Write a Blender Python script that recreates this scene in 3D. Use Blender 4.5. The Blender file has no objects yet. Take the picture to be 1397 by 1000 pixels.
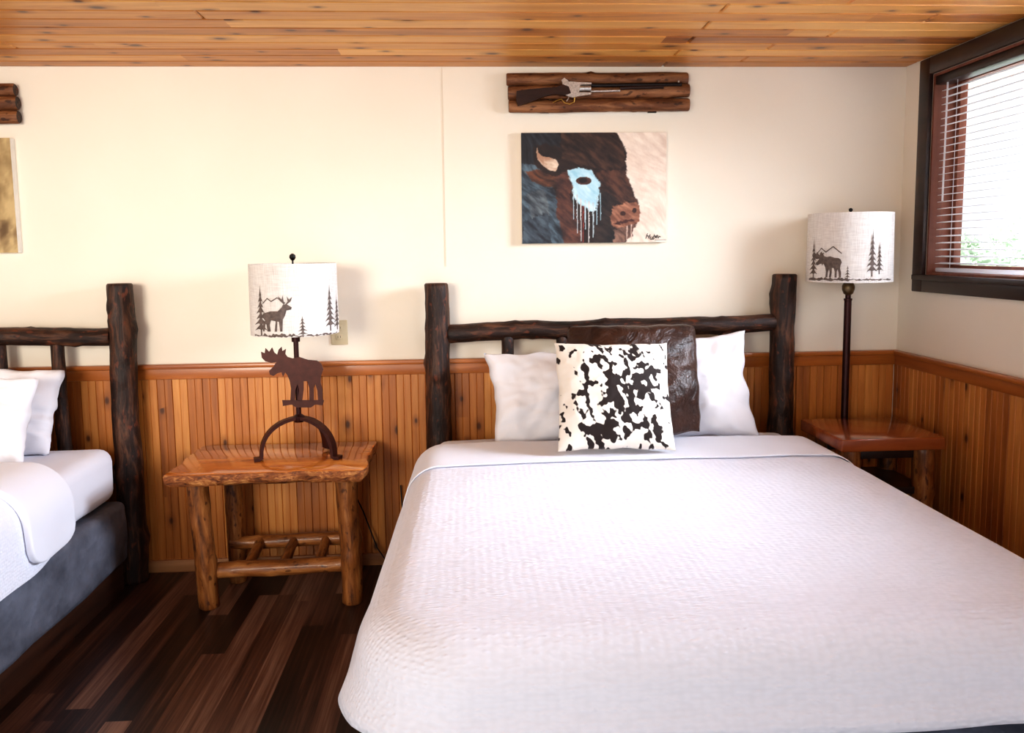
import bpy, bmesh, math, random
from mathutils import Vector as V, Matrix, noise
from mathutils.geometry import tessellate_polygon
C = bpy.context.scene.collection
PI = math.pi
# ------------------------------------------------------------------ camera
CAM = V((0, -3.75, 1.52)); F = 1070.0
xv = V((1, .018, -.0557)).normalized(); yv = V((-61.5, 107, -1070)).normalized()
xv = (xv - yv * xv.dot(yv)).normalized(); zv = xv.cross(yv)
cd = bpy.data.cameras.new('camera'); cam = bpy.data.objects.new('camera', cd); C.objects.link(cam)
cd.sensor_fit = 'HORIZONTAL'; cd.sensor_width = 36; cd.lens = F / 1397 * 36; cd.shift_y = -50 / 1397; cd.clip_start = .02
mw = Matrix((xv, yv, zv)).to_4x4(); mw.translation = CAM; cam.matrix_world = mw
bpy.context.scene.camera = cam

def ray(px, py):
    c = V((px - 698.5, 450 - py, -F)); return V((xv.dot(c), yv.dot(c), zv.dot(c)))
def atY(px, py, Y):
    d = ray(px, py); return CAM + d * ((Y - CAM.y) / d.y)
def atX(px, py, X):
    d = ray(px, py); return CAM + d * ((X - CAM.x) / d.x)

# ------------------------------------------------------------------ materials
class Gr:
    def __init__(s, name, rough=.5, col=None, metal=0, spec=None, coat=0):
        s.m = bpy.data.materials.new(name); s.m.use_nodes = True; s.nt = s.m.node_tree
        s.b = s.nt.nodes['Principled BSDF']; s.b.inputs['Roughness'].default_value = rough
        s.b.inputs['Metallic'].default_value = metal
        if spec is not None: s.b.inputs['Specular IOR Level'].default_value = spec
        if coat: s.b.inputs['Coat Weight'].default_value = coat; s.b.inputs['Coat Roughness'].default_value = .12
        if col: s.put(s.b.inputs['Base Color'], col)
    def put(s, sock, v):
        if isinstance(v, bpy.types.NodeSocket): s.nt.links.new(v, sock)
        else:
            if isinstance(v, tuple) and len(v) == 3 and sock.type == 'RGBA': v = (*v, 1)
            sock.default_value = v
    def node(s, t, ins={}, **props):
        n = s.nt.nodes.new(t)
        for k, v in props.items(): setattr(n, k, v)
        for k, v in ins.items(): s.put(n.inputs[k], v)
        return n
    def math(s, op, a, b=0.0):
        return s.node('ShaderNodeMath', {0: a, 1: b}, operation=op).outputs[0]
    def ramp(s, fac, stops, interp='LINEAR'):
        n = s.node('ShaderNodeValToRGB', {'Fac': fac}); cr = n.color_ramp; cr.interpolation = interp
        while len(cr.elements) < len(stops): cr.elements.new(.5)
        for e, (p, c) in zip(cr.elements, stops):
            e.position = p; e.color = (*c, 1) if len(c) == 3 else c
        return n.outputs[0]
    def mix(s, fac, a, b, blend='MIX'):
        n = s.node('ShaderNodeMix', data_type='RGBA', blend_type=blend)
        s.put(n.inputs[0], fac); s.put(n.inputs[6], a); s.put(n.inputs[7], b); return n.outputs[2]
    def noise(s, vec, scale, detail=3, rough=.5, dist=0):
        return s.node('ShaderNodeTexNoise', {'Vector': vec, 'Scale': scale, 'Detail': detail, 'Roughness': rough, 'Distortion': dist}).outputs['Fac']
    def obj(s): return s.node('ShaderNodeTexCoord').outputs['Object']
    def attr(s, name): return s.node('ShaderNodeAttribute', attribute_name=name)
    def scale(s, vec, sc):
        return s.node('ShaderNodeMapping', {'Vector': vec, 'Scale': sc}).outputs[0]
    def color(s, v): s.put(s.b.inputs['Base Color'], v)
    def bump(s, h, strength=.3, dist=.01):
        n = s.node('ShaderNodeBump', {'Height': h, 'Strength': strength, 'Distance': dist}); s.nt.links.new(n.outputs[0], s.b.inputs['Normal'])

def lin(r, g, b):
    f = lambda c: (c / 255 / 12.92) if c / 255 <= .04045 else ((c / 255 + .055) / 1.055) ** 2.4
    return (f(r), f(g), f(b))

def plain(name, rgb, rough=.5, metal=0, var=.12, sc=30, coat=0, bump=0):
    g = Gr(name, rough, metal=metal, coat=coat); n = g.noise(g.obj(), sc, 4)
    c = lin(*rgb)
    g.color(g.ramp(n, [(.3, tuple(x * (1 - var) for x in c)), (.7, tuple(min(1, x * (1 + var)) for x in c))]))
    if bump: g.bump(n, bump, .004)
    return g.m

def plank(name, along, across, width, length, stops, rough, vary, knots=0, coat=0, spec=None, bump=.1, fine=22, off=0, streak=0):
    g = Gr(name, rough, coat=coat, spec=spec); sep = g.node('ShaderNodeSeparateXYZ', {0: g.obj()})
    A = sep.outputs[along]; B = g.math('ADD', sep.outputs[across], off)
    i1 = g.math('FLOOR', g.math('DIVIDE', B, width))
    w1 = g.node('ShaderNodeTexWhiteNoise', {'W': i1}, noise_dimensions='1D').outputs['Value']
    i2 = g.math('FLOOR', g.math('ADD', g.math('DIVIDE', A, length), g.math('MULTIPLY', w1, 5.0)))
    w2 = g.node('ShaderNodeTexWhiteNoise', {'Vector': g.node('ShaderNodeCombineXYZ', {0: i1, 1: i2}).outputs[0]}, noise_dimensions='2D').outputs['Value']
    A2 = g.math('ADD', A, g.math('MULTIPLY', w2, 13.0))
    vec = g.node('ShaderNodeCombineXYZ', {0: g.math('MULTIPLY', A2, 1.6), 1: g.math('MULTIPLY', B, float(fine)), 2: g.math('MULTIPLY', w2, 40.0)}).outputs[0]
    n1 = g.noise(vec, 1.0, 6, .62, .7)
    fac = g.math('ADD', g.math('MULTIPLY', n1, 1 - vary), g.math('MULTIPLY', w2, vary))
    if streak:
        v2 = g.node('ShaderNodeCombineXYZ', {0: g.math('MULTIPLY', A2, 2.2), 1: g.math('MULTIPLY', B, 95.0), 2: g.math('MULTIPLY', w2, 17.0)}).outputs[0]
        n3 = g.noise(v2, 1.0, 4, .6, .3)
        fac = g.math('ADD', fac, g.math('MULTIPLY', g.math('SUBTRACT', n3, .5), float(streak)))
    col = g.ramp(fac, stops)
    if knots:
        kv = g.node('ShaderNodeCombineXYZ', {0: g.math('MULTIPLY', A2, 4.5), 1: g.math('MULTIPLY', B, 8.0), 2: 0.0}).outputs[0]
        kd = g.node('ShaderNodeTexVoronoi', {'Vector': kv, 'Scale': 1.0}, voronoi_dimensions='2D')
        rnd = g.node('ShaderNodeSeparateXYZ', {0: kd.outputs['Color']})
        d = g.math('ADD', kd.outputs['Distance'], g.math('MULTIPLY', g.math('LESS_THAN', rnd.outputs[0], 1 - knots), 5.0))
        d = g.math('MULTIPLY', d, g.math('ADD', .75, rnd.outputs[1]))
        k = g.ramp(d, [(.05, (.9, .9, .9)), (.12, (0, 0, 0))])
        halo = g.ramp(d, [(.08, (.55, .55, .55)), (.3, (0, 0, 0))])
        dk = stops[0][1]
        col = g.mix(halo, col, tuple(x * .8 for x in dk)); col = g.mix(k, col, tuple(x * .3 for x in dk))
    g.color(col); g.bump(n1, bump, .003)
    return g.m

def logmat(name, stops, rough, fleck=None, bump=.8, coat=0, fl=(.6, .68)):
    g = Gr(name, rough, coat=coat, spec=.35); a = g.attr('lc').outputs['Vector']
    n1 = g.noise(g.scale(a, (34, 34, 5)), 1.0, 6, .65, .8)
    n2 = g.noise(g.scale(a, (14, 14, 6)), 1.0, 3, .5, .3)
    fac = g.math('ADD', g.math('MULTIPLY', n1, .7), g.math('MULTIPLY', n2, .3))
    col = g.ramp(fac, stops)
    n4 = g.noise(g.scale(a, (60, 60, 30)), 1.0, 4, .6)
    if fleck:
        n3 = g.noise(g.scale(a, (46, 46, 22)), 1.0, 2, .5)
        col = g.mix(g.ramp(n3, [(fl[0], (0, 0, 0)), (fl[1], (.8, .8, .8))]), col, fleck)
    g.color(col); g.bump(g.math('ADD', fac, g.math('MULTIPLY', n4, .4)), bump, .009)
    return g.m

# paint & shell
g = Gr('cream_wall_paint', .75); n = g.noise(g.obj(), 90, 3); n2 = g.noise(g.obj(), 1.3, 2)
g.color(g.ramp(n2, [(.3, lin(238, 227, 210)), (.7, lin(243, 233, 217))])); g.bump(n, .08, .002); WALL = g.m
SEAM = plain('wall_seam_paint', (226, 212, 192), .8, var=.02)
CEIL = plank('pine_ceiling_boards', 0, 1, .105, 3.2, [(.27, lin(150, 82, 28)), (.5, lin(206, 134, 56)), (.72, lin(236, 176, 96))], .4, .4, .5, coat=.06, fine=18)
PX = [(.22, lin(134, 72, 26)), (.5, lin(186, 114, 50)), (.8, lin(218, 152, 80))]
WAINB = plank('pine_beadboard', 2, 0, .07, 4, PX, .42, .3, .25, coat=.06, fine=28)
WAINR = plank('pine_beadboard_side', 2, 1, .07, 4, PX, .42, .3, .25, coat=.06, fine=28)
FLOOR = plank('dark_laminate_boards', 1, 0, .085, 1.2, [(.24, lin(25, 14, 11)), (.41, lin(52, 32, 25)), (.58, lin(96, 64, 51)), (.79, lin(144, 112, 95))], .34, .5, 0, spec=.45, fine=40, bump=.05, off=.02, streak=.5)
def axiswood(name, axis, stops, rough=.35, coat=.3, fine=16, dist=.8):
    g = Gr(name, rough, coat=coat); sc = [fine] * 3; sc[axis] = 1.6
    n = g.noise(g.scale(g.obj(), tuple(sc)), 1.0, 6, .6, dist); g.color(g.ramp(n, stops)); g.bump(n, .05, .002); return g.m
RAILX = axiswood('varnished_rail_wood', 0, [(.3, lin(148, 79, 29)), (.7, lin(186, 111, 50))])
RAILY = axiswood('varnished_rail_wood_side', 1, [(.3, lin(148, 79, 29)), (.7, lin(186, 111, 50))])
BASEX = axiswood('pale_baseboard_wood', 0, [(.3, lin(156, 102, 62)), (.7, lin(192, 138, 92))], .5, 0)
BARK = logmat('dark_bark_log', [(.36, lin(22, 12, 9)), (.5, lin(48, 29, 21)), (.64, lin(102, 66, 46))], .5, lin(108, 56, 36), bump=.9, fl=(.61, .71))
BARKCUT = plain('cut_log_end', (92, 62, 44), .6, sc=60, var=.3)
PEEL = logmat('peeled_log', [(.34, lin(66, 34, 16)), (.5, lin(142, 86, 42)), (.68, lin(190, 130, 74))], .42, lin(68, 34, 16), bump=.5, coat=.15)
PEELCUT = plain('peeled_cut_end', (150, 100, 60), .6, sc=60, var=.3)
PLAQ = logmat('plaque_log', [(.3, lin(56, 31, 18)), (.48, lin(110, 67, 40)), (.66, lin(162, 112, 74))], .5, lin(50, 26, 16), bump=.6)
SLAB = axiswood('glossy_slab_top', 0, [(.3, lin(128, 60, 18)), (.5, lin(182, 104, 42)), (.7, lin(216, 146, 70))], .12, 1, 12, .6)
SLABR = axiswood('reddish_slab_top', 0, [(.28, lin(116, 50, 20)), (.5, lin(150, 76, 36)), (.75, lin(178, 98, 50))], .12, 1, 10, .4)
g = Gr('live_edge_bark', .6); n = g.noise(g.scale(g.obj(), (22, 22, 60)), 1, 5, .7, 1); g.color(g.ramp(n, [(.3, lin(60, 26, 12)), (.5, lin(146, 82, 36)), (.68, lin(208, 146, 84))])); g.bump(n, .8, .008); EDGE = g.m
DARKW = axiswood('dark_window_wood', 1, [(.3, lin(30, 16, 13)), (.7, lin(54, 31, 25))], .4, .2)
JAMBW = axiswood('reddish_jamb_wood', 2, [(.3, lin(104, 56, 40)), (.7, lin(144, 86, 64))], .5, 0)
PLAT = axiswood('dark_bed_platform', 1, [(.3, lin(44, 24, 16)), (.7, lin(84, 50, 34))], .5, 0)
# cloth
def cloth(name, rgb, sc, strength, dist, mixr=.9, rnd=.75, crease_shade=0):
    g = Gr(name, mixr, spec=.2); g.b.inputs['Sheen Weight'].default_value = .05
    warp = g.node('ShaderNodeTexNoise', {'Vector': g.obj(), 'Scale': 9.0, 'Detail': 1.0}).outputs['Color']
    vec = g.node('ShaderNodeVectorMath', {0: g.obj(), 1: g.node('ShaderNodeVectorMath', {0: warp, 1: (.015, .015, .015)}, operation='MULTIPLY').outputs[0]}, operation='ADD').outputs[0]
    v = g.node('ShaderNodeTexVoronoi', {'Vector': g.scale(vec, sc), 'Scale': 1.0, 'Randomness': rnd}, feature='SMOOTH_F1')
    n = g.noise(g.obj(), 5, 3); c = lin(*rgb)
    col = g.ramp(n, [(.3, tuple(x * .97 for x in c)), (.7, c)])
    if crease_shade: col = g.mix(g.ramp(v.outputs['Distance'], [(.35, (0, 0, 0)), (.75, (1, 1, 1))]), col, tuple(x * (1 - crease_shade) for x in c))  # shade in the hollows between puckers, painted into the base colour
    g.color(col); g.bump(v.outputs['Distance'], strength, -dist); return g.m
DUVET = cloth('white_seersucker', (240, 242, 254), (46, 94, 94), .65, .006, rnd=.38, crease_shade=.1)
SHEET = cloth('smooth_white_sheet', (241, 243, 254), (300, 300, 300), .06, .001)
PILLOWM = cloth('white_pillowcase', (243, 242, 248), (260, 260, 260), .08, .001)
g = Gr('grey_box_spring_fabric', .8); n = g.noise(g.obj(), 8, 5); v = g.node('ShaderNodeTexVoronoi', {'Vector': g.scale(g.obj(), (26, 26, 34)), 'Scale': 1.0, 'Randomness': .8}, feature='SMOOTH_F1').outputs['Distance']
g.color(g.ramp(n, [(.3, lin(72, 75, 86)), (.7, lin(110, 114, 128))])); g.bump(g.math('ADD', n, g.math('MULTIPLY', v, -.5)), .6, .02); GREY = g.m
g = Gr('brown_leather', .42, spec=.45); n = g.noise(g.obj(), 9, 5, .6, .8); n2 = g.noise(g.obj(), 120, 2)
g.color(g.ramp(n, [(.3, lin(38, 21, 15)), (.7, lin(74, 45, 33))])); g.bump(g.math('ADD', n, g.math('MULTIPLY', n2, .12)), .75, .02); LEATHER = g.m
g = Gr('cowhide_print', .8); sp = g.attr('sp').outputs['Fac']
g.color(g.ramp(sp, [(.48, lin(240, 232, 221)), (.52, lin(34, 19, 15))])); g.bump(g.noise(g.scale(g.obj(), (200, 200, 60)), 1, 3), .15, .002); COW = g.m
# metal etc
BRONZE = plain('rust_brown_metal', (66, 30, 22), .45, .5, .2, 40)
POLEM = plain('dark_bronze_metal', (54, 22, 20), .35, .6, .2, 40)
KNOB = plain('antique_bronze', (110, 92, 66), .35, .75, .3, 60)
BLACKM = plain('black_metal', (16, 14, 14), .35, .4)
g = Gr('linen_shade', .9, spec=.1)
w = g.noise(g.scale(g.obj(), (25, 25, 420)), 1, 2); w2 = g.noise(g.scale(g.obj(), (340, 340, 20)), 1, 2); n = g.math('ADD', g.math('MULTIPLY', w, .5), g.math('MULTIPLY', w2, .5))
g.color(g.ramp(n, [(.32, lin(208, 200, 194)), (.68, lin(241, 236, 231))])); g.bump(n, .12, .001); SHADE = g.m
PRINT = plain('grey_brown_print', (106, 92, 86), .9, sc=60, var=.35)
STEEL = plain('worn_steel', (206, 200, 194), .28, .85, .25, 120)
GUNM = plain('blued_barrel_steel', (40, 34, 34), .35, .6, .25, 100)
BRASS = plain('brass', (180, 140, 70), .35, .9)
STOCK = logmat('dark_walnut_stock', [(.3, lin(28, 14, 10)), (.7, lin(62, 32, 22))], .35, bump=.1)
CANVAS = plain('white_canvas', (232, 226, 214), .85, var=.04)
g = Gr('oil_paint', .6); g.color(g.attr('Col').outputs['Color']); g.bump(g.noise(g.scale(g.obj(), (90, 90, 40)), 1, 4, .6), .25, .003); PAINT = g.m
INK = plain('dark_signature_ink', (34, 26, 26), .7)
PLATE = plain('ivory_plastic', (204, 188, 154), .4, var=.03)
SLOT = plain('outlet_slot_black', (30, 26, 22), .6)
g = Gr('white_blind_slat', .5, (.88, .88, .9)); nt = g.nt; tl = nt.nodes.new('ShaderNodeBsdfTranslucent'); tl.inputs[0].default_value = (.92, .92, .94, 1)
mx = nt.nodes.new('ShaderNodeMixShader'); mx.inputs[0].default_value = .65
nt.links.new(g.b.outputs[0], mx.inputs[1]); nt.links.new(tl.outputs[0], mx.inputs[2]); nt.links.new(mx.outputs[0], nt.nodes['Material Output'].inputs[0]); SLATM = g.m
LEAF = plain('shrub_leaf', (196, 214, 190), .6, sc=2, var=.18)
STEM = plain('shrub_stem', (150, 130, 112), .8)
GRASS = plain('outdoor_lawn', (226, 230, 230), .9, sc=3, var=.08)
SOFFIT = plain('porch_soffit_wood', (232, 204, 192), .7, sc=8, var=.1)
g = Gr('window_glass'); nt = g.nt
tr = nt.nodes.new('ShaderNodeBsdfTransparent'); gl = nt.nodes.new('ShaderNodeBsdfGlossy'); gl.inputs['Roughness'].default_value = .02
mx = nt.nodes.new('ShaderNodeMixShader'); mx.inputs[0].default_value = .05
nt.links.new(tr.outputs[0], mx.inputs[1]); nt.links.new(gl.outputs[0], mx.inputs[2]); nt.links.new(mx.outputs[0], nt.nodes['Material Output'].inputs[0]); GLASS = g.m

# ------------------------------------------------------------------ mesh helpers
def new():
    bm = bmesh.new(); bm.verts.layers.float_vector.new('lc'); return bm
def worldloc(o):
    l = o.location.copy()
    while o.parent: o = o.parent; l += o.location
    return l
def obj(name, bm, mats, parent=None, origin=None, ang=35, recalc=True):
    org = worldloc(parent) if parent else (V(origin) if origin is not None else V((0, 0, 0)))
    bmesh.ops.translate(bm, verts=bm.verts, vec=-org)
    if recalc: bmesh.ops.recalc_face_normals(bm, faces=bm.faces)
    for f in bm.faces: f.smooth = True
    a = math.radians(ang)
    for e in bm.edges:
        if len(e.link_faces) == 2 and e.calc_face_angle(0) > a: e.smooth = False
    me = bpy.data.meshes.new(name); bm.to_mesh(me); bm.free()
    for m in (mats if isinstance(mats, (list, tuple)) else [mats]): me.materials.append(m)
    o = bpy.data.objects.new(name, me); C.objects.link(o)
    if parent: o.parent = parent
    else: o.location = org
    return o
def thing(name, label, cat, loc, group=None):
    o = bpy.data.objects.new(name, None); C.objects.link(o); o.location = loc; o.empty_display_size = .1
    o['label'] = label; o['category'] = cat
    if group: o['group'] = group
    return o
def tag(o, label, cat, group=None):
    o['label'] = label; o['category'] = cat
    if group: o['group'] = group
    return o
def struct(o): o['kind'] = 'structure'; return o

def box(bm, x0, x1, y0, y1, z0, z1, bev=0, seg=2, mi=0, mtx=None):
    r = bmesh.ops.create_cube(bm, size=1)['verts']
    for v in r: v.co = V(((x0 + x1) / 2 + v.co.x * (x1 - x0), (y0 + y1) / 2 + v.co.y * (y1 - y0), (z0 + z1) / 2 + v.co.z * (z1 - z0)))
    fs = set(f for v in r for f in v.link_faces)
    for f in fs: f.material_index = mi
    vs = r
    if bev:
        es = list(set(e for v in r for e in v.link_edges))
        res = bmesh.ops.bevel(bm, geom=es, offset=bev, segments=seg, affect='EDGES', profile=.5)
        vs = list(set(v for f in res['faces'] for v in f.verts) | set(v for v in r if v.is_valid))
        for v in vs:
            for f in v.link_faces: f.material_index = mi
    if mtx: 
        for v in vs: v.co = mtx @ v.co
    return vs
def frame_of(d):
    a = d.cross(V((0, 1, 0)))
    if a.length < .2: a = d.cross(V((1, 0, 0)))
    a.normalize(); return a, d.cross(a)
def log(bm, p0, p1, r0, r1, n=16, rings=22, seed=0, wob=.006, rough=.05, knots=5, mi=0, capmi=1):
    rnd = random.Random(seed); lc = bm.verts.layers.float_vector['lc']
    p0 = V(p0); p1 = V(p1); d = (p1 - p0); L = d.length; d.normalize(); a, b = frame_of(d)
    kn = [(rnd.uniform(.06, .94), rnd.uniform(0, 2 * PI), rnd.uniform(.12, .3)) for _ in range(knots)]
    R = []; so = V((seed * 3.7, seed * 1.3, 0))
    ts = [0, 0.0] + [i / (rings - 1) for i in range(rings)] + [1.0, 1]
    for k, t in enumerate(ts):
        end = k in (0, len(ts) - 1); sub = k in (1, len(ts) - 2)
        c = p0 + d * (L * t) + a * (wob * noise.noise(V((t * L * 3, seed * 7.1, 0)))) + b * (wob * noise.noise(V((t * L * 3, seed * 5.3, 9))))
        rr = r0 + (r1 - r0) * t; ring = []
        if k == 2: c = c + d * .006
        if k == len(ts) - 3: c = c - d * .006
        for i in range(n):
            th = 2 * PI * i / n
            q = 1 + rough * noise.fractal(V((math.cos(th) * 1.2, math.sin(th) * 1.2, t * L * 9)) + so, 1, 2, 3)
            for kt, ka, kh in kn:
                da = (th - ka + PI) % (2 * PI) - PI; q += kh * math.exp(-((t - kt) * L / (rr * .5)) ** 2 - (da / .42) ** 2)
            if end: q *= .55
            elif sub: q = .9 * q
            v = bm.verts.new(c + (a * math.cos(th) + b * math.sin(th)) * rr * q)
            v[lc] = V((math.cos(th) * rr, math.sin(th) * rr, t * L)) + so; ring.append(v)
        R.append(ring)
    for k in range(len(R) - 1):
        for i in range(n):
            f = bm.faces.new((R[k][i], R[k][(i + 1) % n], R[k + 1][(i + 1) % n], R[k + 1][i])); f.material_index = capmi if k in (0, len(R) - 2) else mi
    for ring in (R[0], R[-1]): bm.faces.new(ring).material_index = capmi
def tube(bm, pts, r, n=8, mi=0, flat=None, up=None):
    pts = [V(p) for p in pts]; R = []
    for k, p in enumerate(pts):
        d = (pts[min(k + 1, len(pts) - 1)] - pts[max(k - 1, 0)]).normalized()
        if up is not None: a = V(up); b = d.cross(a).normalized()
        else: a, b = frame_of(d)
        rr = r[k] if isinstance(r, (list, tuple)) else r; fl = flat or 1
        R.append([bm.verts.new(p + a * math.cos(2 * PI * i / n) * rr * fl + b * math.sin(2 * PI * i / n) * rr) for i in range(n)])
    for k in range(len(R) - 1):
        for i in range(n): bm.faces.new((R[k][i], R[k][(i + 1) % n], R[k + 1][(i + 1) % n], R[k + 1][i])).material_index = mi
    bm.faces.new(R[0]).material_index = mi; bm.faces.new(R[-1]).material_index = mi
def lathe(bm, prof, cx, cy, n=32, mi=0, closed=False):
    R = [[bm.verts.new((cx + r * math.cos(2 * PI * i / n), cy + r * math.sin(2 * PI * i / n), z)) for i in range(n)] for r, z in prof]
    m = len(R)
    for k in range(m if closed else m - 1):
        for i in range(n): bm.faces.new((R[k][i], R[k][(i + 1) % n], R[(k + 1) % m][(i + 1) % n], R[(k + 1) % m][i])).material_index = mi
    if not closed: bm.faces.new(R[0]).material_index = mi; bm.faces.new(R[-1]).material_index = mi
def extr(bm, pts, dv, mi=0, mi2=None, lcaxis=None):
    lc = bm.verts.layers.float_vector['lc']
    a = [bm.verts.new(V(p)) for p in pts]; b = [bm.verts.new(V(p) + V(dv)) for p in pts]
    for v in a + b: v[lc] = V((v.co.z, v.co.y, v.co.x))
    for t in tessellate_polygon([[V(p) for p in pts]]):
        bm.faces.new([a[i] for i in t]).material_index = mi; bm.faces.new([b[i] for i in reversed(t)]).material_index = mi
    n = len(a)
    for i in range(n): bm.faces.new((a[i], a[(i + 1) % n], b[(i + 1) % n], b[i])).material_index = mi if mi2 is None else mi2

# ------------------------------------------------------------------ room
XR, XL, ZC, YF = 2.12, -3.6, 2.372, -4.5
bm = new(); box(bm, XL - .1, XR + .15, 0, .1, -.1, ZC + .1); struct(obj('wall_back', bm, WALL))
bm = new(); box(bm, XL - .1, XL, YF, 0, -.1, ZC + .1); struct(obj('wall_left', bm, WALL))
WY0, WY1, WZ0, WZ1 = -1.95, -.225, 1.385, 2.29
bm = new()
box(bm, XR, XR + .15, YF, 0, -.1, WZ0); box(bm, XR, XR + .15, YF, 0, WZ1, ZC + .1)
box(bm, XR, XR + .15, WY1, 0, WZ0, WZ1); box(bm, XR, XR + .15, YF, WY0, WZ0, WZ1); struct(obj('wall_right', bm, WALL))
bm = new(); box(bm, XL, XR, YF, 0, -.1, 0); struct(obj('floor', bm, FLOOR))
bm = new(); rnd = random.Random(4)
for k in range(43):
    y1 = -.105 * k; y0 = max(YF, y1 - .105)
    cuts = [XL] + sorted([.934] if k % 2 == 0 else [rnd.uniform(-2.5, -.8), rnd.uniform(1.2, 1.9)]) + [XR]
    for a, b in zip(cuts, cuts[1:]): box(bm, a + .002, b - .002, y0 + .0011, y1 - .0011, ZC, ZC + .02, .006, 1)
box(bm, XL, XR, YF, 0, ZC + .02, ZC + .1); struct(obj('ceiling', bm, CEIL))
def bead(bm, a0, a1, z0, z1, back, toroom, axis):
    # vertical tongue and groove boards with real grooves
    w = .07; k0 = math.floor(a0 / w); pts = []
    k = k0
    while k * w < a1:
        x = k * w
        for dx, dd in ((0, .0042), (.0026, .010), (.0329, .010), (.035, .007), (.0371, .010), (.0674, .010)):
            if a0 <= x + dx <= a1: pts.append((x + dx, dd))
        k += 1
    P = []
    for a, d in pts:
        if axis == 'x': P.append((bm.verts.new((a, back - d, z0)), bm.verts.new((a, back - d, z1))))
        else: P.append((bm.verts.new((back - d, a, z0)), bm.verts.new((back - d, a, z1))))
    for p, q in zip(P, P[1:]): bm.faces.new((p[0], q[0], q[1], p[1]))
bm = new(); bead(bm, XL, XR, 0, .97, 0, -1, 'x'); struct(obj('trim_1', bm, WAINB, ang=20))
bm = new(); bead(bm, YF, 0, 0, .97, XR, -1, 'y'); struct(obj('trim_2', bm, WAINR, ang=20))
bm = new(); box(bm, XL, XR, -.02, 0, .938, .992, .004); box(bm, XL, XR, -.034, 0, .988, 1.01, .006); struct(obj('trim_3', bm, RAILX))
bm = new(); box(bm, XR - .02, XR, YF, -.02, .938, .992, .004); box(bm, XR - .034, XR, YF, -.034, .988, 1.01, .006); struct(obj('trim_4', bm, RAILY))
bm = new(); box(bm, XL, XR, -.022, 0, 0, .06, .004); struct(obj('baseboard_back', bm, BASEX))
bm = new(); box(bm, XR - .022, XR, YF, -.022, 0, .06, .004); struct(obj('baseboard_right', bm, BASEX))
s = atY(605, 200, 0).x
bm = new(); box(bm, s - .002, s + .002, -.003, 0, 1.45, ZC - .002); struct(obj('trim_5', bm, SEAM))
# window
w = bpy.data.objects.new('window_1', None); C.objects.link(w); w.location = (XR, -1.09, 1.307); struct(w)
bm = new()
box(bm, XR - .022, XR, WY1, WY1 + .078, 1.307, 2.365, .004); box(bm, XR - .022, XR, WY0 - .078, WY0, 1.307, 2.365, .004)
box(bm, XR - .022, XR, WY0, WY1, WZ1, 2.365, .004); box(bm, XR - .022, XR, WY0, WY1, 1.307, WZ0, .004); box(bm, XR - .036, XR, WY0 - .06, WY1 + .06, WZ0 - .022, WZ0 + .002, .004)
struct(obj('casing', bm, DARKW, w))
bm = new(); t = .012
box(bm, XR, XR + .15, WY1 - t, WY1, WZ0, WZ1); box(bm, XR, XR + .15, WY0, WY0 + t, WZ0, WZ1)
box(bm, XR, XR + .15, WY0 + t, WY1 - t, WZ0, WZ0 + t); box(bm, XR, XR + .15, WY0 + t, WY1 - t, WZ1 - t, WZ1); struct(obj('jamb', bm, JAMBW, w))
bm = new()
for (a, b, c, d) in ((WY1 - .045, WY1 - t, WZ0 + t, WZ1 - t), (WY0 + t, WY0 + .045, WZ0 + t, WZ1 - t), (-1.11, -1.07, WZ0 + t, WZ1 - t)): box(bm, XR + .1, XR + .135, a, b, c, d, .003)
box(bm, XR + .1, XR + .135, WY0 + .045, WY1 - .045, WZ0 + t, WZ0 + .045, .003); box(bm, XR + .1, XR + .135, WY0 + .045, WY1 - .045, WZ1 - .045, WZ1 - t, .003); struct(obj('sash', bm, JAMBW, w))
bm = new(); box(bm, XR + .116, XR + .12, WY0 + .04, WY1 - .04, WZ0 + .04, WZ1 - .04); struct(obj('pane', bm, GLASS, w))
# blind
t = thing('window_blind', 'white horizontal slat blind hanging in the dark framed window on the right wall', 'blind', (XR + .045, -1.09, WZ0 + .02))
bm = new(); box(bm, XR + .0, XR + .07, WY0 + .015, WY1 - .015, WZ1 - .05, WZ1 - .013, .004); obj('valance', bm, DARKW, t)
bm = new(); z = WZ0 + .055
while z < WZ1 - .055:
    vs = box(bm, XR + .029, XR + .059, WY0 + .02, WY1 - .02, z - .0013, z + .0013)
    for v in vs: v.co.z += (v.co.x - XR - .044) * .14
    z += .031
obj('slats', bm, SLATM, t)
bm = new(); box(bm, XR + .03, XR + .058, WY0 + .02, WY1 - .02, WZ0 + .016, WZ0 + .034, .004); obj('bottom_rail', bm, SLATM, t)
for y in (-.36, -1.0, -1.8):
    bm = new(); tube(bm, [(XR + .0275, y, WZ0 + .03), (XR + .0275, y, WZ1 - .045)], .0012, 6); obj('lift_cord', bm, SLATM, t)
bm = new(); tube(bm, [(XR + .018, -.3, 1.72), (XR + .02, -.3, WZ1 - .045)], .004, 8); obj('tilt_wand', bm, SLATM, t)
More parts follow.
